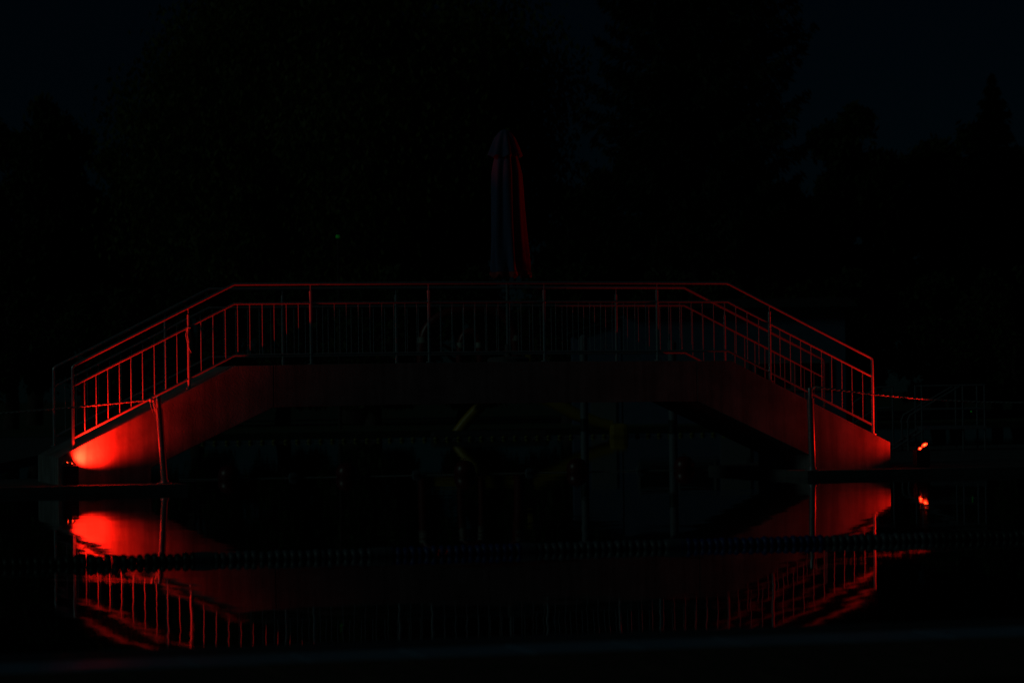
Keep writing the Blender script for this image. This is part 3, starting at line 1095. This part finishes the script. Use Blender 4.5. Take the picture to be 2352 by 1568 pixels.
def spruce(label, Y, x, ztop, zlow, rmax, seed, group='trees behind the pool', tiers=26):
    rg = np.random.default_rng(seed)
    c = at(x * 1.741497, 800, Y)
    root = thing('spruce_tree', (c.x, Y, 0.13), label, 'tree', 0, group)
    tb = MB()
    tb.tube([(0, 0, -0.1), (0.05, 0, ztop * 0.5), (0, 0, ztop)], [0.10 + rmax * .07, 0.06 + rmax * .045, 0.02], 12)
    Cs, Us, Vs = [], [], []
    for i in range(tiers):
        f = i / (tiers - 1)
        z = zlow + (ztop - zlow) * f ** 0.92
        R = rmax * min(1.0, (1 - f) * 1.75 + 0.02) ** 0.8
        nb = int(7 + rg.integers(0, 4))
        for b in range(nb):
            an = 2 * math.pi * (b + rg.uniform(-.35, .35)) / nb + i * 0.9
            L = R * rg.uniform(0.62, 1.12)
            dx, dy = math.cos(an), math.sin(an)
            lift = rg.uniform(-0.05, 0.10)
            # branch dips, then its tip curves up
            pts = [Vector((dx * L * q, dy * L * q, z + L * (lift * q - 0.42 * q + 0.36 * q ** 3))) for q in (0, 0.3, 0.6, 0.85, 1.0)]
            tb.tube(pts, [0.05, 0.04, 0.03, 0.018, 0.006], 5)
            m_ = int(90 * L / 2.0) + 24
            q = rg.uniform(0.10, 1.04, m_)
            side = rg.normal(size=m_) * 0.20 * L * (1.12 - q)
            px_ = dx * L * q - dy * side
            py_ = dy * L * q + dx * side
            pz_ = z + L * (lift * q - 0.42 * q + 0.36 * q ** 3) - np.abs(side) * 0.35
            hang = rg.exponential(0.14, m_) * (1.25 - 0.6 * q)
            Cs.append(np.stack([px_, py_, pz_ - hang], 1))
            vv = np.stack([dx * 0.55 + rg.normal(size=m_) * .3, dy * 0.55 + rg.normal(size=m_) * .3, -0.55 + rg.normal(size=m_) * .35], 1)
            vv /= np.linalg.norm(vv, axis=1, keepdims=True)
            uu = np.cross(vv, rg.normal(size=(m_, 3)))
            uu /= np.linalg.norm(uu, axis=1, keepdims=True)
            sz = rg.uniform(0.10, 0.26, m_)
            Vs.append(vv * sz[:, None])
            Us.append(uu * (sz * 0.55)[:, None])
    link('crown', quads_mesh('crown', np.concatenate(Cs), np.concatenate(Us), np.concatenate(Vs), LEAF['spruce']), root)
    tb.build('trunk', M_BARK, root, True)
    return root


broadleaf('huge dense broadleaf tree filling the picture left of the parasol', 118, 810, 335, 545, 490, 'lime', 170000, 0.165, 230, 0.8)
broadleaf('dark broad tree standing at the far left edge', 126, 75, 520, 185, 325, 'dark', 46000, 0.19, 100)
broadleaf('dark tree filling the dip beside the huge broadleaf tree', 130, 285, 600, 130, 340, 'dark', 44000, 0.19, 90)
spruce('tall ragged spruce right of the parasol', 112, 1596, 25.0, 6.6, 4.1, 11, tiers=36)
broadleaf('low dark tree behind the left foot of the tall spruce', 130, 1490, 640, 205, 320, 'dark', 20000, 0.26, 55)
broadleaf('low dark tree behind the right foot of the tall spruce', 132, 1745, 630, 165, 325, 'dark', 44000, 0.19, 90)
broadleaf('loose spiky tree between the tall spruce and the right edge', 124, 1965, 560, 130, 360, 'dark', 26000, 0.22, 90)
broadleaf('round dark tree near the right edge', 127, 2190, 560, 165, 355, 'dark', 46000, 0.19, 100)
spruce('narrow pointed conifer at the right edge', 121, 2283, 13.2, 2.0, 2.0, 23, tiers=24)
broadleaf('dark tree cut off by the right edge', 130, 2400, 570, 110, 330, 'dark', 18000, 0.26, 70)
broadleaf('low dark tree in the gap between the huge tree and the spruce', 134, 1325, 650, 150, 300, 'dark', 26000, 0.2, 60)
broadleaf('low dark tree just right of the tall spruce', 128, 1895, 650, 120, 250, 'dark', 20000, 0.2, 50)
# shrubs along the far shore close the view under the crowns
names = ['at the far left edge', 'left of the left ramp', 'behind the left slope of the railing', 'behind the left corner of the railing',
         'left of the red inflatable arch', 'behind the red inflatable arch', 'behind the shed', 'behind the roof of the pool house',
         'behind the right corner of the railing', 'behind the right slope of the railing', 'behind the stair platform', 'at the far right edge']
for i, nm in enumerate(names):
    cx_ = 20 + i * 212 + random.uniform(-20, 20)
    broadleaf('leafy dark shrub ' + nm, 109 + random.uniform(-1.5, 2), cx_, 780, 160, 165 + random.uniform(-15, 25), 'shrub', 10000, 0.16, 34, 0.4,
              'shrubs along the far shore', 'shrub')
    bpy.data.objects[[o.name for o in bpy.data.objects if o.name.startswith('shrub')][-1]]['category'] = 'shrub'
